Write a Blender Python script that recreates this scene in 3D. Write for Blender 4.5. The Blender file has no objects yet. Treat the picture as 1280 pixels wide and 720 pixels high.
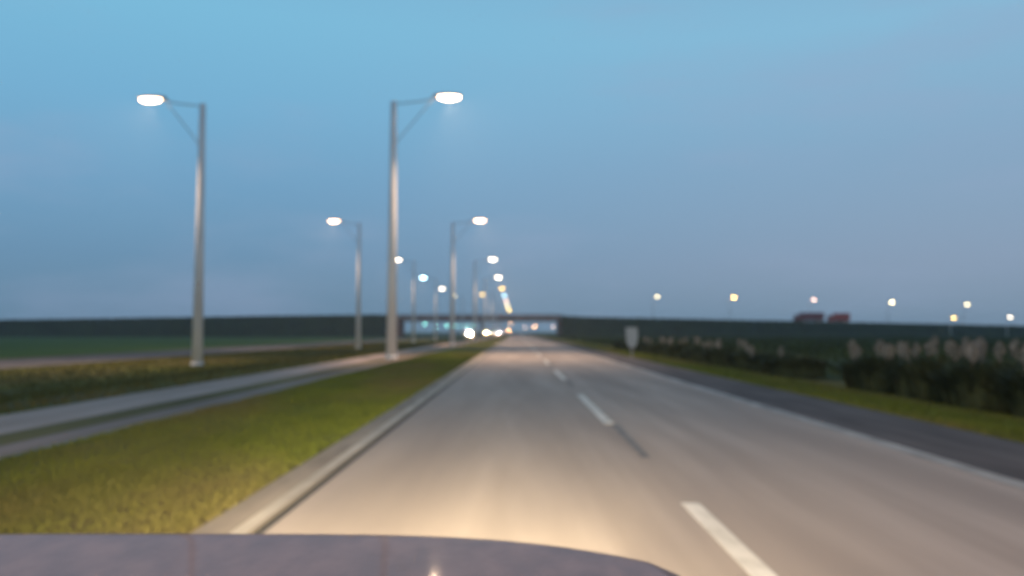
import bpy, math, random
import numpy as np
from mathutils import Vector

S = bpy.context.scene
C = S.collection
R = math.radians
random.seed(7)
rng = np.random.default_rng(11)

# ------------------------------------------------------------------ camera
F = 1000.0                      # focal length in pixels of the 1280 wide photograph
HC = 1.5                        # eye height above the road
VX, VY = 645.0, 415.0           # where the road vanishes
cam_d = bpy.data.cameras.new('camera')
cam = bpy.data.objects.new('camera', cam_d)
C.objects.link(cam)
cam_d.sensor_width = 36.0
cam_d.lens = 36.0 * F / 1280.0
cam.location = (0, 0, HC)
cam.rotation_euler = (R(90) + math.atan((VY - 360) / F), 0, math.atan((VX - 640) / F))
cam_d.clip_start = 0.05
cam_d.clip_end = 20000
cam_d.dof.use_dof = True        # the phone has focused on the windscreen, the road is soft
cam_d.dof.focus_distance = 0.5
cam_d.dof.aperture_fstop = cam_d.lens / 4.2
S.camera = cam

# ------------------------------------------------------------------ render
S.render.engine = 'CYCLES'
S.cycles.use_denoising = True
S.cycles.use_adaptive_sampling = False
S.cycles.max_bounces = 5
S.cycles.sample_clamp_indirect = 0.3
S.view_settings.view_transform = 'Standard'
S.view_settings.look = 'None'
S.view_settings.exposure = 0.0
S.view_settings.gamma = 1.0
S.view_settings.use_curve_mapping = False

# ------------------------------------------------------------------ dusk sky
SUN_EL, SUN_ROT = R(1.5), R(150)


def lin(r, g, b):
    f = lambda c: (c / 255 / 12.92) if c <= 10 else ((c / 255 + 0.055) / 1.055) ** 2.4
    return (f(r), f(g), f(b), 1)


world = bpy.data.worlds.new('World')
S.world = world
world.use_nodes = True
nt = world.node_tree
nt.nodes.clear()
N = lambda t, **k: [n := nt.nodes.new(t), [setattr(n, a, v) for a, v in k.items()]][0]
L = nt.links.new
out = N('ShaderNodeOutputWorld')
bg = N('ShaderNodeBackground')
bg.inputs['Strength'].default_value = 1.0
tc = N('ShaderNodeTexCoord')
sep = N('ShaderNodeSeparateXYZ')
L(tc.outputs['Generated'], sep.inputs[0])
ramp = N('ShaderNodeValToRGB')
cr = ramp.color_ramp
cr.elements[0].position = 0.0
cr.elements[0].color = lin(104, 138, 163)
cr.elements[1].position = 1.0
cr.elements[1].color = lin(104, 138, 170)
for p, c in ((0.03, (94, 136, 166)), (0.09, (95, 142, 178)), (0.17, (104, 156, 194)),
             (0.26, (112, 172, 209)), (0.36, (119, 184, 217)), (0.46, (120, 178, 212)), (0.6, (112, 160, 194))):
    e = cr.elements.new(p)
    e.color = lin(*c)
L(sep.outputs['Z'], ramp.inputs[0])
ramp2 = N('ShaderNodeValToRGB')           # the paler, greyer side of the evening sky
cr = ramp2.color_ramp
cr.elements[0].position = 0.0
cr.elements[0].color = lin(122, 148, 170)
cr.elements[1].position = 1.0
cr.elements[1].color = lin(108, 138, 168)
for p, c in ((0.08, (134, 157, 184)), (0.2, (132, 166, 196)), (0.34, (134, 184, 214)), (0.6, (116, 158, 192))):
    e = cr.elements.new(p)
    e.color = lin(*c)
L(sep.outputs['Z'], ramp2.inputs[0])
mr = N('ShaderNodeMapRange')
mr.interpolation_type = 'SMOOTHSTEP'
mr.inputs['From Min'].default_value = -0.5
mr.inputs['From Max'].default_value = 0.6
L(sep.outputs['X'], mr.inputs['Value'])
mix = N('ShaderNodeMix', data_type='RGBA')
L(mr.outputs[0], mix.inputs['Factor'])
L(ramp.outputs[0], mix.inputs['A'])
L(ramp2.outputs[0], mix.inputs['B'])
# thin cloud
mp = N('ShaderNodeMapping')
mp.inputs['Scale'].default_value = (2.2, 2.2, 9.0)
mp.inputs['Rotation'].default_value = (0.0, R(7), 0.0)
L(tc.outputs['Generated'], mp.inputs[0])
nz = N('ShaderNodeTexNoise')
nz.inputs['Scale'].default_value = 1.3
nz.inputs['Detail'].default_value = 4
nz.inputs['Roughness'].default_value = 0.55
L(mp.outputs[0], nz.inputs['Vector'])
mr2 = N('ShaderNodeMapRange')
mr2.interpolation_type = 'SMOOTHSTEP'
mr2.inputs['From Min'].default_value = 0.46
mr2.inputs['From Max'].default_value = 0.78
mr2.inputs['To Max'].default_value = 0.38
L(nz.outputs[0], mr2.inputs['Value'])
mix2 = N('ShaderNodeMix', data_type='RGBA')
L(mr2.outputs[0], mix2.inputs['Factor'])
L(mix.outputs['Result'], mix2.inputs['A'])
mix2.inputs['B'].default_value = lin(146, 166, 198)
sky = N('ShaderNodeTexSky')
sky.sky_type = 'NISHITA'
sky.sun_disc = False
sky.sun_elevation = SUN_EL
sky.sun_rotation = SUN_ROT
sky.air_density = 1.2
scl = N('ShaderNodeMix', data_type='RGBA', blend_type='ADD')
scl.inputs['Factor'].default_value = 0.015
L(mix2.outputs['Result'], scl.inputs['A'])
L(sky.outputs[0], scl.inputs['B'])
L(scl.outputs['Result'], bg.inputs['Color'])
L(bg.outputs[0], out.inputs[0])

sun_d = bpy.data.lights.new('sun', 'SUN')
sun_d.energy = 0.2
sun_d.angle = R(25)
sun_d.color = (1.0, 0.8, 0.72)
sun = bpy.data.objects.new('sun', sun_d)
C.objects.link(sun)
az = SUN_ROT
sdir = Vector((math.sin(az), math.cos(az), math.tan(R(8))))
sun.rotation_euler = sdir.to_track_quat('Z', 'Y').to_euler()

# ------------------------------------------------------------------ materials


def mat(name, col, rough=0.8, col2=None, scale=3.0, stretch=(1, 1, 1), metal=0.0, bump=0.0, bscale=30.0,
        spec=0.4, coat=0.0, detail=5, lo=0.35, hi=0.65, col3=None, scale3=0.3):
    m = bpy.data.materials.new(name)
    m.use_nodes = True
    t = m.node_tree
    b = t.nodes['Principled BSDF']
    b.inputs['Roughness'].default_value = rough
    b.inputs['Metallic'].default_value = metal
    b.inputs['Specular IOR Level'].default_value = spec
    b.inputs['Coat Weight'].default_value = coat
    b.inputs['Base Color'].default_value = (*col, 1)
    if col2 or bump:
        g = t.nodes.new('ShaderNodeNewGeometry')
        mpn = t.nodes.new('ShaderNodeMapping')
        mpn.inputs['Scale'].default_value = stretch
        t.links.new(g.outputs['Position'], mpn.inputs[0])
    if col2:
        n = t.nodes.new('ShaderNodeTexNoise')
        n.inputs['Scale'].default_value = scale
        n.inputs['Detail'].default_value = detail
        t.links.new(mpn.outputs[0], n.inputs['Vector'])
        r = t.nodes.new('ShaderNodeValToRGB')
        r.color_ramp.elements[0].position = lo
        r.color_ramp.elements[0].color = (*col, 1)
        r.color_ramp.elements[1].position = hi
        r.color_ramp.elements[1].color = (*col2, 1)
        t.links.new(n.outputs[0], r.inputs[0])
        src = r.outputs[0]
        if col3:
            n3 = t.nodes.new('ShaderNodeTexNoise')
            n3.inputs['Scale'].default_value = scale3
            n3.inputs['Detail'].default_value = 3
            t.links.new(mpn.outputs[0], n3.inputs['Vector'])
            r3 = t.nodes.new('ShaderNodeMapRange')
            r3.inputs['From Min'].default_value = 0.45
            r3.inputs['From Max'].default_value = 0.65
            t.links.new(n3.outputs[0], r3.inputs['Value'])
            mx = t.nodes.new('ShaderNodeMix')
            mx.data_type = 'RGBA'
            t.links.new(r3.outputs[0], mx.inputs['Factor'])
            t.links.new(src, mx.inputs['A'])
            mx.inputs['B'].default_value = (*col3, 1)
            src = mx.outputs['Result']
        t.links.new(src, b.inputs['Base Color'])
    if bump:
        n2 = t.nodes.new('ShaderNodeTexNoise')
        n2.inputs['Scale'].default_value = bscale
        n2.inputs['Detail'].default_value = 3
        t.links.new(g.outputs['Position'], n2.inputs['Vector'])
        bp = t.nodes.new('ShaderNodeBump')
        bp.inputs['Strength'].default_value = bump
        bp.inputs['Distance'].default_value = 0.02
        t.links.new(n2.outputs[0], bp.inputs['Height'])
        t.links.new(bp.outputs[0], b.inputs['Normal'])
    return m


def matte(*names):
    for n_ in names:
        M[n_].node_tree.nodes['Principled BSDF'].inputs['Specular IOR Level'].default_value = .08


def glow(name, col, strength):
    m = bpy.data.materials.new(name)
    m.use_nodes = True
    b = m.node_tree.nodes['Principled BSDF']
    b.inputs['Base Color'].default_value = (*col, 1)
    b.inputs['Emission Color'].default_value = (*col, 1)
    b.inputs['Emission Strength'].default_value = strength
    m.cycles.emission_sampling = 'NONE'
    return m


M = {}
M['road'] = mat('worn_concrete_road', (.275, .230, .203), .9, (.345, .290, .256), 1.1, (1.6, .12, 1), bump=.25, bscale=60,
                col3=(.245, .205, .184), scale3=.5)
M['shoulder'] = mat('shoulder_asphalt', (.075, .066, .066), .92, (.115, .10, .098), 1.5, (1.5, .2, 1), bump=.3, bscale=50)
M['lshoulder'] = mat('pale_shoulder', (.19, .158, .128), .9, (.27, .225, .182), 2.0, (1.5, .3, 1), bump=.3, bscale=50)
M['groove'] = mat('dark_joint', (.05, .045, .045), .9)
M['paint'] = mat('worn_road_paint', (.42, .385, .34), .7, (.60, .555, .50), 5.0, (1, .5, 1))
M['paint2'] = mat('faded_road_paint', (.20, .185, .172), .8, (.36, .335, .31), 2.5, (1, .4, 1))
M['edge'] = mat('worn_edge_paint', (.26, .225, .185), .8, (.38, .33, .275), 2.5, (1, .4, 1))
M['tar'] = mat('tar_mark', (.10, .09, .088), .8, (.17, .155, .15), 4)
M['grass_ground'] = mat('verge_turf', (.062, .070, .008), .95, (.11, .105, .013), .9, (1.2, .3, 1), bump=.5, bscale=12,
                        col3=(.095, .070, .030), scale3=.25)
M['blade'] = mat('grass_blade', (.078, .100, .009), .75, (.135, .150, .015), .7, (1.2, .35, 1), spec=.25,
                 col3=(.14, .115, .035), scale3=.3)
M['blade_dull'] = mat('dull_grass_blade', (.070, .066, .012), .8, (.135, .105, .030), .35, (1.2, .35, 1), spec=.2)
M['field'] = mat('crop_field', (.022, .034, .012), .95, (.036, .050, .014), .12, bump=.5, bscale=4)
M['field_green'] = mat('green_field', (.045, .075, .010), .95, (.065, .10, .014), .08, bump=.5, bscale=4)
M['crop_blade'] = mat('crop_leaf', (.022, .036, .012), .85, (.044, .062, .016), .2, spec=.2)
M['emb'] = mat('embankment_turf', (.016, .026, .013), .95, (.028, .040, .017), .1, bump=.5, bscale=2)
M['drain'] = mat('drain_concrete', (.30, .225, .19), .9, (.40, .30, .26), 1.0, (1.5, .2, 1), bump=.3, bscale=30)
M['drain_dark'] = mat('darker_drain_concrete', (.19, .142, .12), .9, (.27, .20, .172), 1.0, (1.5, .15, 1), bump=.3, bscale=30)  # darker tone of the drain concrete, for the strip nearer the road
M['silt'] = mat('silt', (.085, .070, .035), .95, (.15, .12, .05), .9, (1.5, .15, 1), bump=.4, bscale=20)
M['pole'] = mat('pale_concrete_pole', (.60, .57, .56), .9, (.70, .665, .65), 1.0, (1, 1, .5))
M['metal'] = mat('galvanised_arm', (.40, .39, .39), .5, metal=.6)
M['housing'] = mat('lamp_housing', (.33, .32, .33), .5, metal=.3)
M['bridge'] = mat('weathered_bridge_concrete', (.29, .20, .18), .9, (.37, .27, .25), .4, (1, 1, .6))
M['abut'] = mat('stained_abutment', (.22, .105, .085), .9, (.28, .15, .13), .5)
M['rail'] = mat('bridge_rail', (.25, .24, .25), .5, metal=.4)
M['bush'] = mat('pampas_leaf', (.026, .038, .018), .75, (.066, .078, .036), 1.2, spec=.2)
M['plume'] = mat('pampas_plume', (.20, .175, .15), .9, (.29, .255, .22), 3)
M['car'] = mat('plum_grey_car_paint', (.092, .062, .062), .5, (.128, .086, .085), 20, (1, .5, 1), metal=.0, spec=.3, coat=.4, bump=.08, bscale=90)
M['car'].node_tree.nodes['Principled BSDF'].inputs['Coat Roughness'].default_value = .05
M['black'] = mat('black_rubber', (.02, .02, .02), .8)
M['glass'] = mat('dark_glass', (.03, .035, .04), .1, spec=.6)
M['chrome'] = mat('steel', (.5, .5, .5), .3, metal=.9)
M['red'] = mat('red_trailer', (.36, .04, .03), .6, (.42, .055, .04), .8)
M['maroon'] = mat('maroon_trailer', (.17, .036, .042), .6, (.21, .046, .052), .8)
M['white'] = mat('white_marker', (.27, .28, .29), .7, (.34, .35, .36), 2)
M['carpaint_a'] = mat('silver_paint', (.35, .36, .38), .4, metal=.5)
M['carpaint_b'] = mat('dark_blue_paint', (.03, .04, .08), .4, metal=.3)

matte('grass_ground', 'field', 'field_green', 'emb', 'silt', 'crop_blade', 'shoulder', 'road', 'lshoulder', 'drain', 'drain_dark')
COL = {'warmwhite': (1.0, .62, .36), 'white': (1.0, .84, .62), 'cyan': (.55, .88, 1.0), 'teal': (.30, .92, .74),
       'yellow': (1.0, .62, .14), 'cream': (1.0, .80, .42), 'orange': (1.0, .50, .20), 'pink': (1.0, .62, .45),
       'red': (1.0, .05, .03)}
GL = {}


def glowmat(k, s):
    if (k, s) not in GL:
        GL[(k, s)] = glow('lit_%s_lens' % k, COL[k], s)
    return GL[(k, s)]


# ------------------------------------------------------------------ mesh helpers
class MB:
    def __init__(s):
        s.v, s.f = [], []

    def add(s, vs, fs):
        o = len(s.v)
        s.v += [tuple(p) for p in vs]
        s.f += [tuple(i + o for i in f) for f in fs]
        return s

    def box(s, x0, x1, y0, y1, z0, z1):
        return s.add([(x0, y0, z0), (x1, y0, z0), (x1, y1, z0), (x0, y1, z0), (x0, y0, z1), (x1, y0, z1), (x1, y1, z1), (x0, y1, z1)],
                     [(0, 3, 2, 1), (4, 5, 6, 7), (0, 1, 5, 4), (1, 2, 6, 5), (2, 3, 7, 6), (3, 0, 4, 7)])

    def tube(s, pts, rad, n=12, caps=True):
        pts = [Vector(p) for p in pts]
        rings = []
        for i, p in enumerate(pts):
            d = (pts[min(i + 1, len(pts) - 1)] - pts[max(i - 1, 0)]).normalized()
            u = d.cross(Vector((0, 1, 0)))
            if u.length < .1:
                u = d.cross(Vector((1, 0, 0)))
            u.normalize()
            w = d.cross(u).normalized()
            r = rad[i] if hasattr(rad, '__len__') else rad
            rings.append([p + u * (r * math.cos(2 * math.pi * k / n)) + w * (r * math.sin(2 * math.pi * k / n)) for k in range(n)])
        vs = [q for rg in rings for q in rg]
        fs = [(i * n + k, i * n + (k + 1) % n, (i + 1) * n + (k + 1) % n, (i + 1) * n + k) for i in range(len(pts) - 1) for k in range(n)]
        if caps:
            fs += [tuple(range(n))[::-1], tuple((len(pts) - 1) * n + k for k in range(n))]
        return s.add(vs, fs)

    def lathe(s, prof, c=(0, 0, 0), n=16, axis='z'):
        vs = []
        for r, h in prof:
            for k in range(n):
                a = 2 * math.pi * k / n
                p = (r * math.cos(a), r * math.sin(a), h)
                if axis == 'x':
                    p = (h, p[0], p[1])
                if axis == 'y':
                    p = (p[0], h, p[1])
                vs.append((p[0] + c[0], p[1] + c[1], p[2] + c[2]))
        m = len(prof)
        fs = [(i * n + k, i * n + (k + 1) % n, (i + 1) * n + (k + 1) % n, (i + 1) * n + k) for i in range(m - 1) for k in range(n)]
        fs += [tuple(range(n))[::-1], tuple((m - 1) * n + k for k in range(n))]
        return s.add(vs, fs)

    def prism(s, prof, x0, x1):
        """closed y,z outline swept along x"""
        n = len(prof)
        vs = [(x0, y, z) for y, z in prof] + [(x1, y, z) for y, z in prof]
        fs = [tuple(range(n))[::-1], tuple(range(n, 2 * n))] + [(k, (k + 1) % n, n + (k + 1) % n, n + k) for k in range(n)]
        return s.add(vs, fs)

    def build(s, name, m, parent=None, smooth=False, bevel=0.0):
        me = bpy.data.meshes.new(name)
        me.from_pydata(s.v, [], s.f)
        me.materials.append(m)
        if smooth:
            me.polygons.foreach_set('use_smooth', [True] * len(me.polygons))
        me.update()
        o = bpy.data.objects.new(name, me)
        C.objects.link(o)
        if parent:
            o.parent = parent
        if bevel:
            b = o.modifiers.new('bevel', 'BEVEL')
            b.width = bevel
            b.segments = 3
            b.limit_method = 'ANGLE'
        return o


def tag(o, label=None, cat=None, group=None, kind=None):
    if label:
        o['label'] = label
    if cat:
        o['category'] = cat
    if group:
        o['group'] = group
    if kind:
        o['kind'] = kind
    return o


def thing(name, label, cat, loc=(0, 0, 0), rz=0.0, group=None):
    o = bpy.data.objects.new(name, None)
    o.empty_display_size = .3
    C.objects.link(o)
    o.location = loc
    o.rotation_euler = (0, 0, rz)
    return tag(o, label, cat, group)


def copy_tree(o, parent=None):
    c = o.copy()
    C.objects.link(c)
    c.parent = parent
    for ch in list(o.children):
        copy_tree(ch, c)
    return c


def strip(name, x0, x1, z, m, y0=-40, y1=2500, label=None, cat=None, zs=None, ny=60):
    """a long sheet along the road; denser near the camera"""
    b = MB()
    ys = [y0 + (y1 - y0) * (k / ny) ** 2.2 for k in range(ny + 1)]
    za, zb = (z, z) if zs is None else zs
    vs = [p for y in ys for p in ((x0, y, za), (x1, y, zb))]
    b.add(vs, [(2 * i, 2 * i + 1, 2 * i + 3, 2 * i + 2) for i in range(ny)])
    o = b.build(name, m)
    tag(o, label, cat, kind='structure')
    return o


# ------------------------------------------------------------------ ground and roads
def gz(x):
    """height of the land across the road"""
    if x < -10:
        t = min(1, (-10 - x) / 7)
        return -0.02 - .5 * t * t * (3 - 2 * t)
    if x > 7:
        t = min(1, (x - 7) / 5)
        return -0.02 - .28 * t * t * (3 - 2 * t)
    return -0.02


xs = sorted(set([-6000, -2500, -1200, -600, -300, -150, -80, -50] + [-40 + k * 1.0 for k in range(0, 61)] + [30, 60, 120, 300, 600, 1200, 2500, 6000]))
xs = [x for x in xs if not (-9.6 < x < -6.3)]
xs = sorted(set(xs + [-9.75, -6.2]))
ys = [-200, -60, -20] + [k * 5.0 for k in range(0, 40)] + [220, 260, 300, 350, 420, 550, 800, 1200, 2000, 4000, 9000]
g = MB()
vs = [(x, y, gz(x)) for y in ys for x in xs]
nx = len(xs)
fs = []
for j in range(len(ys) - 1):
    for i in range(nx - 1):
        if xs[i] >= -9.76 and xs[i + 1] <= -6.19 and ys[j + 1] <= 9001:
            continue
        fs.append((j * nx + i, j * nx + i + 1, (j + 1) * nx + i + 1, (j + 1) * nx + i))
g.add(vs, fs)
tag(g.build('ground', M['grass_ground'], smooth=True), kind='structure')

# concrete drain in the median, a shallow trough between two paved strips
Y0, Y1 = -200, 9000
strip('drain_pavement', -7.25, -6.2, 0, M['drain_dark'], Y0, Y1, zs=(-.10, -.012))
strip('drain_silt', -8.15, -7.25, 0, M['silt'], Y0, Y1, zs=(-.12, -.10))
strip('drain_kerb', -9.35, -8.15, 0, M['drain'], Y0, Y1, zs=(-.012, -.12))
strip('drain_edge_turf', -9.76, -9.35, 0, M['grass_ground'], Y0, Y1, zs=(-.02, -.014))

strip('road', -1.88, 4.9, 0.004, M['road'], Y0, 2500)
strip('road_joint', -1.95, -1.88, -0.004, M['groove'], Y0, 2500)
strip('left_shoulder', -2.42, -1.95, 0.010, M['lshoulder'], Y0, 2500)
strip('left_edge_line', -2.12, -1.99, 0.015, M['edge'], Y0, 2500)
strip('right_shoulder', 4.9, 6.85, 0.000, M['shoulder'], Y0, 2500)
strip('right_edge_line', 4.82, 5.06, 0.009, M['paint2'], Y0, 2500)
d = MB()
for k in range(-1, 60):
    y0 = 1.0 + 12.15 * k
    d.box(1.44, 1.60, y0, y0 + 6.1, -0.02, 0.0085)
tag(d.build('lane_markings', M['paint']), kind='structure')
t = MB()
for k in range(0, 8):
    y0 = 9.6 + 12.15 * k
    t.add([(1.50, y0, .0085), (1.60, y0, .0085), (1.66, y0 + 3.4, .0085), (1.52, y0 + 3.4, .0085)], [(0, 1, 2, 3)])
tag(t.build('tar_marks', M['tar']), kind='structure')

# the other carriageway, beyond the second row of lamps
strip('opposite_road', -37.5, -28.0, -.50, M['shoulder'], Y0, 3000)
strip('opposite_edge_line', -28.6, -28.4, -.495, M['paint2'], Y0, 3000)
strip('opposite_lane_line', -32.9, -32.7, -.495, M['paint2'], Y0, 3000)
strip('green_field', -600, -39.0, -.51, M['field_green'], -40, 316)
strip('dark_field', 12.2, 600, -.29, M['field'], -40, 316)

# ------------------------------------------------------------------ grass and crops (uncountable)


def blades(name, m, n, xr, yr, h, w, zf=None, ypow=1.0, lean=.5, label=None, parent=None, edge=0.0):
    u = rng.random(n)
    y = yr[0] + (yr[1] - yr[0]) * u ** ypow
    x = rng.uniform(xr[0], xr[1], n)
    z = np.array([gz(a) for a in x]) if zf is None else zf(x, y)
    a = rng.uniform(0, 2 * np.pi, n)
    hh = h * rng.uniform(.5, 1.25, n) * (1 + .35 * np.sin(x * 1.9 + y * .8) * np.sin(y * 1.3))
    ww = w * (1 + y / 25.0)
    dx, dy = np.cos(a), np.sin(a)
    lx, ly = rng.normal(0, lean, n) * hh, rng.normal(0, lean, n) * hh
    v = np.empty((n, 3, 3))
    v[:, 0] = np.stack([x - dx * ww / 2, y - dy * ww / 2, z - .01], 1)
    v[:, 1] = np.stack([x + dx * ww / 2, y + dy * ww / 2, z - .01], 1)
    v[:, 2] = np.stack([x + lx, y + ly, z + hh], 1)
    me = bpy.data.meshes.new(name)
    me.vertices.add(3 * n)
    me.vertices.foreach_set('co', v.reshape(-1))
    me.loops.add(3 * n)
    me.loops.foreach_set('vertex_index', np.arange(3 * n))
    me.polygons.add(n)
    me.polygons.foreach_set('loop_start', np.arange(0, 3 * n, 3))
    me.materials.append(m)
    me.update(calc_edges=True)
    me.validate()
    o = bpy.data.objects.new(name, me)
    C.objects.link(o)
    return tag(o, label, 'grass', kind='stuff')


blades('grass', M['blade'], 150000, (-6.2, -2.40), (3.5, 60), .05, .010, ypow=1.9,
       label='mown yellow-green grass in the strip between road and concrete drain')
blades('grass', M['blade_dull'], 50000, (-27.5, -9.4), (10, 150), .11, .03, ypow=1.7,
       label='dull olive grass between the drain and the far carriageway')
blades('grass', M['blade'], 45000, (6.83, 9.6), (8, 110), .085, .018, ypow=1.8,
       label='short green grass on the right verge beside the shoulder')
blades('crops', M['crop_blade'], 60000, (12.0, 200), (14, 316), .38, .12, ypow=1.4,
       label='dark low crops covering the field behind the pampas grass')

# ------------------------------------------------------------------ embankments of the crossing road
BY = 335.0


def emb(name, xa, za_f, x0, x1):
    b = MB()
    n = 60
    prof = lambda H: [(BY - 7 - 2.0 * H, -.6), (BY - 7, H), (BY + 7, H), (BY + 7 + 2.0 * H, -.6)]
    rows = []
    for k in range(n + 1):
        x = x0 + (x1 - x0) * k / n
        rows.append([(x, yy, zz) for yy, zz in prof(za_f(x))])
    vs = [p for r_ in rows for p in r_]
    fs = [(4 * i + j, 4 * i + j + 1, 4 * i + 5 + j, 4 * i + 4 + j) for i in range(n) for j in range(3)]
    fs += [(0, 1, 2, 3), (4 * n + 3, 4 * n + 2, 4 * n + 1, 4 * n)]
    b.add(vs, fs)
    o = b.build(name, M['emb'])
    return tag(o, kind='structure')


def HL(x):
    return float(np.interp(-x, [40, 100, 216, 400, 700], [8.4, 7.7, 6.0, 4.8, 3.0]))


def HR(x):
    return float(np.interp(x, [10, 30, 110, 213, 350, 600], [8.2, 7.2, 5.6, 3.5, 1.8, .2]))


emb('embankment', 0, HL, -700, -49.5)
emb('embankment', 0, HR, 18.5, 600)


def embz(fn):
    def f(x, y):
        H = np.array([fn(a) for a in x])
        return np.clip((y - (BY - 7 - 2 * H)) / (2 * H + .01), 0, 1) * (H + .6) - .6
    return f


blades('embankment_grass', M['crop_blade'], 26000, (-420, -49.5), (313, BY - 4), .55, .06, embz(HL), label='rough dark grass on the embankment left of the bridge')
blades('embankment_grass', M['crop_blade'], 26000, (18.5, 330), (313, BY - 4), .55, .06, embz(HR), label='rough dark grass on the embankment right of the bridge')

# ------------------------------------------------------------------ overpass
br = thing('overpass', 'low brownish concrete overpass carrying a crossing road over the highway ahead', 'bridge', (0, BY, 0))
b = MB()
b.box(-49.6, 18.6, -6.2, 6.2, 6.9, 7.7)
b.build('deck', M['bridge'], br)
for k in range(5):
    MB().box(-49.4, 18.4, -5.4 + k * 2.55, -4.8 + k * 2.55, 5.9, 6.9).build('girder', M['bridge'], br)
for s in (-1, 1):
    p = MB()
    p.box(-49.6, 18.6, s * 6.1 - .15, s * 6.1 + .15, 7.7, 8.5)
    po = p.build('parapet', M['bridge'], br)
    rl = MB()
    rl.box(-49.6, 18.6, s * 6.1 - .05, s * 6.1 + .05, 8.85, 8.95)
    for k in range(24):
        rl.box(-49.0 + k * 2.93, -48.88 + k * 2.93, s * 6.1 - .05, s * 6.1 + .05, 8.5, 8.85)
    rl.build('handrail', M['rail'], po)
for x0, x1 in ((-51.5, -47.6), (17.2, 20.5)):
    a = MB()
    a.box(x0, x1, -6.6, 6.6, -.6, 5.9)
    a.build('abutment', M['abut'], br)
for x in (-14.6,):
    for y in (-4.5, 0, 4.5):
        MB().tube([(x, y, -.1), (x, y, 5.3)], .4, 14).build('pier', M['bridge'], br, smooth=False)
    MB().box(x - .55, x + .55, -5.8, 5.8, 5.3, 5.895).build('pier_cap', M['bridge'], br)

# ------------------------------------------------------------------ street lamps


def make_lamp(name, label, group, H, arm, mirror, k, strength, loc, power=0, size=1.0, fat=1.0, brace=True):
    s = -1 if mirror else 1
    o = thing(name, label, 'street lamp', loc, 0, group)
    MB().tube([(0, 0, -.15), (0, 0, H * .5), (0, 0, H - .35)], [.33 * fat, .25 * fat, .18 * fat], 14).build('pole', M['pole'], o, True)
    MB().lathe([(.38 * fat, -.1), (.38 * fat, .12), (.30 * fat, .2)], n=14).build('base_collar', M['pole'], o)
    a = MB()
    a.tube([(0, 0, H - .5), (s * arm * .5, 0, H - .32), (s * (arm - .5 * size), 0, H - .12)], .038, 8)
    if brace:
        pts = [(s * .1, 0, H - 3.0), (s * arm * .22, 0, H - 2.2), (s * arm * .5, 0, H - 1.1), (s * arm * .72, 0, H - .26)]
        a.tube(pts, .03, 8)
    a.build('arm', M['metal'], o, True)
    # luminaire: flattened housing with a dropped lens below
    h = MB()
    L_, W_, T_ = .72 * size, .24 * size, .14 * size
    n = 12
    prof = [(-1.0, .35), (-.8, .75), (-.3, 1.0), (.4, 1.0), (.8, .8), (1.0, .35)]
    vs, fs = [], []
    for px, sc in prof:
        for q in range(n):
            t_ = 2 * math.pi * q / n
            zz = math.sin(t_)
            vs.append((s * arm + px * L_, math.cos(t_) * W_ * sc, H + (zz * T_ * sc if zz > 0 else zz * .03)))
    m_ = len(prof)
    fs = [(i * n + q, i * n + (q + 1) % n, (i + 1) * n + (q + 1) % n, (i + 1) * n + q) for i in range(m_ - 1) for q in range(n)]
    fs += [tuple(range(n)), tuple((m_ - 1) * n + q for q in range(n))]
    h.add(vs, fs)
    lum = h.build('lamp_head', M['housing'], o, True)
    # lens: lower half of an ellipsoid
    l = MB()
    vs, fs = [], []
    A, B, D = .56 * size, .22 * size, .20 * size
    rn, rr = 14, 5
    for j in range(rr + 1):
        ph = (math.pi / 2) * j / rr
        for q in range(rn):
            t_ = 2 * math.pi * q / rn
            vs.append((s * arm + .1 * s * size + A * math.cos(t_) * math.cos(ph), B * math.sin(t_) * math.cos(ph), H - .035 - D * math.sin(ph)))
    fs = [(j * rn + q, (j + 1) * rn + q, (j + 1) * rn + (q + 1) % rn, j * rn + (q + 1) % rn) for j in range(rr) for q in range(rn)]
    l.add(vs, fs)
    l.build('lens', glowmat(k, strength), lum, True)
    if power:
        ld = bpy.data.lights.new('lamp_light', 'SPOT')
        ld.energy = power
        ld.color = (1.0, .70, .46)
        ld.spot_size = R(160)
        ld.spot_blend = .9
        ld.shadow_soft_size = .25
        lo = bpy.data.objects.new('lamp_light', ld)
        C.objects.link(lo)
        lo.parent = lum
        lo.location = (s * arm, 0, H - .35)
        lo.rotation_euler = (0, -s * R(36), 0)
    return o


ordn = ['nearest', 'second', 'third', 'fourth', 'fifth', 'sixth', 'seventh', 'eighth', 'ninth', 'tenth']
HLAMP = 15.7
rowA = [(48.5, 'warmwhite', 24), (100, 'warmwhite', 15), (154, 'white', 16), (205, 'white', 20), (257, 'yellow', 14),
        (308, 'cyan', 12), (362, 'pink', 16), (425, 'cream', 26), (520, 'yellow', 45)]
tint = {'warmwhite': 'dazzling warm white', 'white': 'white', 'yellow': 'yellow', 'cyan': 'pale blue', 'pink': 'pinkish',
        'cream': 'cream', 'orange': 'orange', 'teal': 'greenish'}
for i, (D, k, st) in enumerate(rowA):
    make_lamp('street_lamp', '%s lamp in the row beside our road, glowing %s, arm reaching right' % (ordn[i], tint[k]),
              'tall street lamps along the median drain', HLAMP + (.4 if i < 1 else 0), 3.3, False, k, st, (-7.95 + (.42 if i == 0 else 0), D, -.1),
              power=(19000 if i < 5 else 0), size=1.25)
make_lamp('street_lamp', 'unseen tall pale street lamp behind the viewer, added to light road and bonnet', 'tall street lamps along the median drain',  # out-of-view lamp continuing the row, added for its light on road and bonnet
          HLAMP, 3.3, False, 'warmwhite', 60, (-7.95, -6, -.07), power=19000, size=1.25)
rowB = [(48.5, 'warmwhite', 14), (100, 'warmwhite', 13), (154, 'white', 16), (205, 'cyan', 25), (257, 'white', 20), (308, 'cream', 12)]
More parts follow.
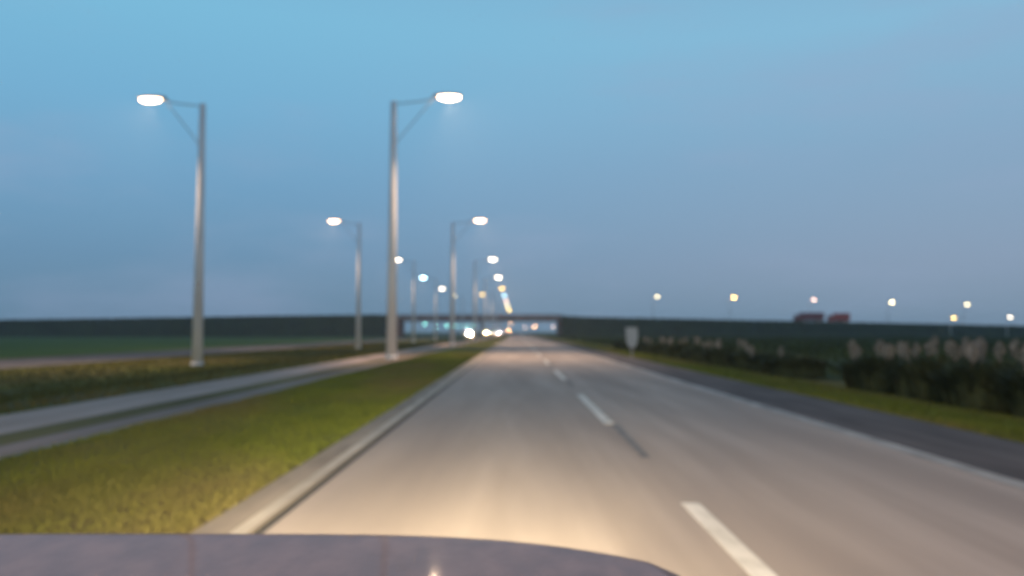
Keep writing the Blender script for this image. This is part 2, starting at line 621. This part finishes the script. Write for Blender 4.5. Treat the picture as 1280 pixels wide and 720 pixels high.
for i, (D, k, st) in enumerate(rowB):
    make_lamp('street_lamp', '%s lamp of the far left row, glowing %s, arm reaching left' % (ordn[i], tint[k]),
              'tall street lamps along the far carriageway', HLAMP + (.7 if i < 1 else .35), 3.1, True, k, st, (-19.7 - (.9 if i > 2 else 0) + (.4 if i == 0 else 0), D, -.52),
              power=(19000 if i < 4 else 0), size=1.25)
# lamps on the crossing road
top = [(602, 367, 'yellow', 16, 'small yellow lamp standing on the overpass deck left of the road'),
       (823, 370, 'cream', 18, 'cream lamp on the right embankment, closest to the overpass'),
       (920, 371, 'yellow', 36, 'bright yellow lamp on the right embankment, second from the overpass'),
       (1021, 374, 'pink', 18, 'pinkish lamp on the embankment right above the dark maroon truck'),
       (1119, 377, 'cream', 30, 'cream lamp on the embankment, first one right of the trucks'),
       (1214, 380, 'cream', 22, 'cream lamp on the embankment near the right edge, higher one of two')]
for px, py, k, st, lab in top:
    X = (px - VX) * BY / F
    Zl = HC + (VY - py) * BY / F
    zb = 7.7 if px < 650 else HR(X)
    make_lamp('street_lamp', lab, 'lamps along the crossing road', Zl - zb, 1.6, False, k, st, (X - 1.6, BY + 4.0 if px > 650 else BY + 5.2, zb), size=1.35, fat=.55, brace=False)
for px, py, D, k, st, lab in ((1190, 397, 300, 'yellow', 26, 'low yellow lamp in front of the right embankment near the right edge'),
                              (1260, 396, 300, 'white', 20, 'low white lamp in front of the embankment, rightmost in view')):
    X = (px - VX) * D / F
    Zl = HC + (VY - py) * D / F
    make_lamp('street_lamp', lab, 'lamps along the ramp', Zl + .3, 1.2, False, k, st, (X - 1.2, D, -.3), size=1.2, fat=.5, brace=False)
# far lamps seen under the bridge
far = [(531, 600, 'teal', 22, 8.0), (545, 620, 'teal', 45, 6.0), (558, 680, 'teal', 22, 7.4), (569, 740, 'teal', 26, 7.9), (577, 800, 'teal', 26, 8.4),
       (584, 860, 'teal', 26, 8.9), (590, 920, 'teal', 26, 9.4)]
for i, (px, D, k, st, h) in enumerate(far):
    make_lamp('street_lamp', '%s from left of the small greenish lamps seen under the bridge' % ('first' if i == 0 else ordn[i]),
              'greenish lamps beyond the bridge', h, 1.3, False, k, st, ((px - VX) * D / F - 1.3, D, -.5), size=1.5, fat=.5, brace=False)
far2 = [(638, 404, 560, 'orange', 22, 'orange lamp just under the overpass deck in line with the road'),
        (656, 409, 600, 'pink', 14, 'faint pinkish lamp under the bridge, left of the brighter orange one'),
        (668, 408, 560, 'orange', 50, 'bright orange lamp through the right half of the bridge opening'),
        (691, 408, 600, 'pink', 18, 'faint pinkish lamp beside the right abutment of the overpass'),
        (636, 412.5, 420, 'orange', 40, 'low orange lamp at road level beyond the overpass')]
for px, py, D, k, st, lab in far2:
    Zl = HC + (VY - py) * D / F
    X = (px - VX) * D / F
    if px in (638, 636):
        X = X - 0.0
    zb = -.05 if -9 < X < 10 else -.3
    make_lamp('street_lamp', lab, 'orange lamps beyond the bridge', Zl - zb, 1.3, False, k, st, (X - 1.3, D, zb), size=1.4, fat=.5, brace=False)

# ------------------------------------------------------------------ vehicles


def wheels(root, xs_, ys_, r, w):
    for x in xs_:
        for y in ys_:
            wh = MB().lathe([(r * .6, -w / 2), (r, -w / 2 + .03), (r, w / 2 - .03), (r * .6, w / 2)], (x, y, r), 18, 'x').build('wheel', M['black'], root)
            MB().lathe([(r * .55, -w / 2 - .012), (r * .55, w / 2 + .012)], (x, y, r), 14, 'x').build('rim', M['chrome'], wh)


def make_car(label, loc, paint, head=None, tail=None, rz=0.0):
    """front faces -y"""
    o = thing('car', label, 'car', loc, rz)
    low = [(-2.1, .35), (-2.15, .6), (-2.05, .78), (-1.2, .95), (1.5, 1.0), (2.05, .95), (2.15, .6), (2.1, .35)]
    MB().prism(low, -.86, .86).build('body', M[paint], o, bevel=.06)
    cab = MB()
    cab.add([(-.78, -1.15, .94), (.78, -1.15, .94), (.78, 1.75, .98), (-.78, 1.75, .98), (-.6, -.45, 1.45), (.6, -.45, 1.45), (.6, 1.1, 1.45), (-.6, 1.1, 1.45)],
            [(0, 1, 5, 4), (1, 2, 6, 5), (2, 3, 7, 6), (3, 0, 4, 7), (4, 5, 6, 7)])
    cab.build('windows', M['glass'], o)
    MB().box(-.58, .58, -.4, 1.05, 1.452, 1.49).build('roof', M[paint], o, bevel=.02)
    wheels(o, (-.78, .78), (-1.35, 1.35), .33, .2)
    for s in (-1, 1):
        MB().lathe([(.19, -2.17), (.21, -2.10), (.21, -2.0)], (s * .64, 0, .68), 12, 'y').build('headlight', glowmat(*head) if head else M['glass'], o)
        MB().box(s * .68 - .14, s * .68 + .14, 2.08, 2.19, .68, .90).build('taillight', glowmat(*tail) if tail else M['red'], o)
    return o


OZ = -.50
make_car('oncoming car with the brightest pair of headlights, left part of bridge opening', (-29.6, 520, OZ), 'carpaint_b', ('white', 12000))
make_car('oncoming car with dimmer headlights, between the two brightest pairs', (-27.8, 735, OZ), 'carpaint_a', ('cream', 9000))
make_car('oncoming car with bright headlights nearest the end of our road', (-29.9, 1290, OZ), 'carpaint_b', ('white', 60000))
make_car('car driving away ahead with red taillights, near the overpass', (.1, 300, .01), 'carpaint_a', None, ('red', 90))


def make_truck(label, loc, rz, m, L_=12.4, cab=True):
    """front faces -x before turning"""
    o = thing('truck', label, 'truck', loc, rz, 'trucks on the embankment road')
    MB().box(-L_ / 2 + (2.4 if cab else 0), L_ / 2, -1.25, 1.25, 1.15, 4.1).build('trailer_box', M[m], o, bevel=.05)
    MB().box(-L_ / 2 + .4, L_ / 2 - .2, -.5, .5, .75, 1.145).build('chassis', M['black'], o)
    cb = MB()
    cb.prism([(-1.2, .6), (1.2, .6), (1.2, 3.2), (-1.2, 3.2)], -L_ / 2, -L_ / 2 + 2.1)
    c = cb.build('cab', M[m], o, bevel=.12)
    MB().box(-L_ / 2 - .02, -L_ / 2 + .05, -1.0, 1.0, 1.9, 2.8).build('windscreen', M['glass'], c)
    for s in (-1, 1):
        MB().box(-L_ / 2 + .5, -L_ / 2 + 1.4, s * 1.205 - .01, s * 1.205 + .01, 1.9, 2.7).build('side_window', M['glass'], c)
    for x in (-L_ / 2 + 1.3, -L_ / 2 + 4.0, L_ / 2 - 2.6, L_ / 2 - 1.3):
        for s in (-1, 1):
            wh = MB().lathe([(.35, -.15), (.5, -.13), (.5, .13), (.35, .15)], (x, s * 1.05, .5), 16, 'y').build('wheel', M['black'], o)
            MB().lathe([(.28, -.16), (.28, .16)], (x, s * 1.05, .5), 12, 'y').build('rim', M['chrome'], wh)
    return o


for px0, px1, m, lab in ((992, 1028, 'maroon', 'dark maroon box truck on the embankment, left and longer of the two'),
                         (1034, 1060, 'red', 'shorter red box truck on the embankment, right one of the two')):
    X = ((px0 + px1) / 2 - VX) * (BY - 3) / F
    make_truck(lab, (X, BY - 3, HR(X) + .02), math.atan(.02), m, (px1 - px0) * (BY - 3) / F)

# ------------------------------------------------------------------ marker by the shoulder
mk = thing('marker_sign', 'white upright marker sign on a short post beside the right shoulder', 'road sign', (6.85, 47.5, -.03))
MB().tube([(0, 0, -.1), (0, 0, 1.75)], .05, 10).build('post', M['rail'], mk)
pn = MB()
zs_, hw = [.62, .95, 1.45, 1.8], [.17, .32, .36, .34]
vs = [(s * w_, yy, z_) for yy in (-.075, -.055) for z_, w_ in zip(zs_, hw) for s in (-1, 1)]
fs = []
for j in range(3):
    a_ = 2 * j
    fs += [(a_, a_ + 1, a_ + 3, a_ + 2), (8 + a_ + 2, 8 + a_ + 3, 8 + a_ + 1, 8 + a_), (a_, a_ + 2, a_ + 10, a_ + 8), (a_ + 1, a_ + 9, a_ + 11, a_ + 3)]
fs += [(0, 8, 9, 1), (6, 7, 15, 14)]
pn.add(vs, fs)
pn.build('panel', M['white'], mk)

# ------------------------------------------------------------------ pampas grass along the verge


def pampas(label, loc, rx, ry, h, n, plumes, seed):
    r_ = np.random.default_rng(seed)
    o = thing('pampas_grass', label, 'plant', loc, 0, 'pampas grass clumps along the right verge')
    vs, fs = [], []
    for i in range(n):
        a = r_.uniform(0, 2 * math.pi)
        q = math.sqrt(r_.random())
        bx, by = q * rx * .8 * math.cos(a), q * ry * .8 * math.sin(a)
        hh = h * r_.uniform(.55, 1.08) * (1 - .25 * q * q)
        a2 = a + r_.normal(0, .9)
        out_ = r_.uniform(.1, .55) * h
        w = r_.uniform(.012, .03) * (1 + loc[1] / 30)
        px, py = -math.sin(a2) * w, math.cos(a2) * w
        c = len(vs)
        for t_, wz in ((0, 1), (.55, .9), (.85, .6), (1.0, 0)):
            ox, oy = out_ * t_ ** 2 * math.cos(a2), out_ * t_ ** 2 * math.sin(a2)
            z = hh * (t_ * 1.25 - .35 * t_ ** 3)
            if wz > 0:
                vs += [(bx + ox - px * wz, by + oy - py * wz, z), (bx + ox + px * wz, by + oy + py * wz, z)]
            else:
                vs += [(bx + ox, by + oy, z)]
        fs += [(c, c + 1, c + 3, c + 2), (c + 2, c + 3, c + 5, c + 4), (c + 4, c + 5, c + 6)]
    MB().add(vs, fs).build('leaves', M['bush'], o)
    for i in range(plumes):
        a = r_.uniform(0, 2 * math.pi)
        q = math.sqrt(r_.random()) * .75
        bx, by = q * rx * math.cos(a), q * ry * math.sin(a)
        lx, ly = r_.normal(0, .13), r_.normal(0, .13)
        H = h * r_.uniform(.78, 1.0)
        st = MB().tube([(bx, by, h * .5), (bx + lx, by + ly, H)], .007 * (1 + loc[1] / 40), 5).build('stalk', M['plume'], o)
        p = MB()
        lv, lf = [], []
        for k in range(70):
            t_ = r_.random()
            rad = .09 * math.sin(math.pi * min(1, t_ * .8 + .12)) * 1.2
            aa = r_.uniform(0, 2 * math.pi)
            cx, cy, cz = bx + lx + rad * math.cos(aa) * .4, by + ly + rad * math.sin(aa) * .4, H - .12 + .42 * t_
            c = len(lv)
            e = .02
            lv += [(cx, cy, cz), (cx + rad * math.cos(aa), cy + rad * math.sin(aa), cz + .07), (cx + e * math.sin(aa), cy - e * math.cos(aa), cz + .05)]
            lf.append((c, c + 1, c + 2))
        p.add(lv, lf).build('plume', M['plume'], st)
    return o


cl = [(13.5, 1.35, 10, 3), (15.9, 1.3, 10, 6), (18.4, 1.2, 9, 5), (20.8, 1.25, 9, 12), (23.9, 1.15, 6, 9),
      (31.4, .85, 7, 0), (34.2, .9, 8, 2), (37.4, .9, 8, 1), (41.5, 1.0, 9, 6), (46.5, 1.05, 9, 1),
      (52.5, 1.1, 9, 5), (58.5, 1.1, 9, 5), (65.0, 1.1, 10, 2), (72.5, 1.05, 10, 4), (81, 1.0, 10, 1)]
nm = ['first', 'second', 'third', 'fourth', 'fifth', 'sixth', 'seventh', 'eighth', 'ninth', 'tenth', 'eleventh', 'twelfth', 'thirteenth',
      'fourteenth', 'last']
for i, (D, h, q, np_) in enumerate(cl):
    step = (cl[i + 1][0] - D) if i + 1 < len(cl) else 9
    pl = 'without plumes' if np_ == 0 else ('with a single pale plume' if np_ == 1 else 'with several pale plumes' if np_ < 8 else 'crowned by a dense bunch of pale plumes')
    side = 'before the gap' if i < 5 else 'after the gap'
    pampas('%s dark pampas clump from the right edge, %s, %s' % (nm[i], side, pl), (11.0 + rng.normal(0, .12), D, -.22), 1.25,
           min(step, 3.2 if i == 4 else 9) * .62, (h + .12) * .92, 1500, np_, 100 + i)

# ------------------------------------------------------------------ the car we sit in: bonnet and front end
CX = -.64
car = thing('car', 'plum grey car whose bonnet fills the bottom edge, headlights lighting the road', 'car', (CX, 0, 0))
nu, nv = 40, 30
hv, hf = [], []


def bonnet(u, v):
    x = u * .97
    yf = 1.64 - .17 * abs(u) ** 4
    y = .55 + (yf - .55) * v
    z = 1.124 - .004 * v ** 2 - .05 * max(0, (v - .88) / .12) ** 2.0 - .035 * abs(u) ** 4 - .12 * max(0, (abs(u) - .93) / .07) ** 2
    return x, y, z


for j in range(nv + 1):
    for i in range(nu + 1):
        hv.append(bonnet(-1 + 2 * i / nu, j / nv))
for j in range(nv):
    for i in range(nu):
        a_ = j * (nu + 1) + i
        hf.append((a_, a_ + 1, a_ + nu + 2, a_ + nu + 1))
bn = MB().add(hv, hf).build('bonnet', M['car'], car, True)
md = bn.modifiers.new('sheet', 'SOLIDIFY')
md.thickness = .02
md.offset = -1
# body shell below the bonnet line
bs = MB()
outl = [bonnet(-1 + 2 * i / nu, 1) for i in range(nu + 1)]
side0, side1 = bonnet(-1, 0), bonnet(1, 0)
ring = [side0] + outl + [side1]
lev = [(1.0, -.015), (1.03, -.14), (1.035, -.35), (1.0, -.58)]
vs = []
for sc, dz in lev:
    for (x, y, z) in ring:
        vs.append((x * sc, y * (1 + (sc - 1) * .8), z + dz))
n_ = len(ring)
fs = [(i + j * n_, i + 1 + j * n_, i + 1 + (j + 1) * n_, i + (j + 1) * n_) for j in range(len(lev) - 1) for i in range(n_ - 1)]
bs.add(vs, fs).build('body', M['car'], car, True)
MB().box(-.45, .45, 1.66, 1.71, .55, .78).build('grille', M['black'], car)
for s in (-1, 1):
    hl = MB().lathe([(.11, 1.58), (.10, 1.66), (.06, 1.70)], (s * .63, 0, .74), 16, 'y').build('headlight', glowmat('cream', 12), car)
    for size, power, pitch in ((38, 5200, .6), (88, 2700, 2.5)):      # main beam and the wide spill
        ld = bpy.data.lights.new('headlight_beam', 'SPOT')
        ld.energy = power
        ld.color = (1.0, .83, .52)
        ld.spot_size = R(size)
        ld.spot_blend = 1.0
        ld.shadow_soft_size = .07
        lo = bpy.data.objects.new('headlight_beam', ld)
        C.objects.link(lo)
        lo.parent = hl
        lo.location = (s * .63, 1.78, .76)
        lo.rotation_euler = (R(90 - pitch), 0, 0)
wheels(car, (-.86, .86), (.9,), .34, .22)

# ------------------------------------------------------------------ evening haze
hz = MB().box(-650, 650, -60, 1350, -1.8, 22.0).build('haze', bpy.data.materials.new('thin_haze'))
hm = hz.data.materials[0]
hm.use_nodes = True
ht = hm.node_tree
ht.nodes.clear()
ho = ht.nodes.new('ShaderNodeOutputMaterial')
hv_ = ht.nodes.new('ShaderNodeVolumePrincipled')
hv_.inputs['Color'].default_value = (.92, .93, .96, 1)
hv_.inputs['Density'].default_value = 0.00035
hv_.inputs['Anisotropy'].default_value = 0.3
ht.links.new(hv_.outputs[0], ho.inputs['Volume'])
tag(hz, 'thin evening haze over the highway', 'haze', kind='stuff')
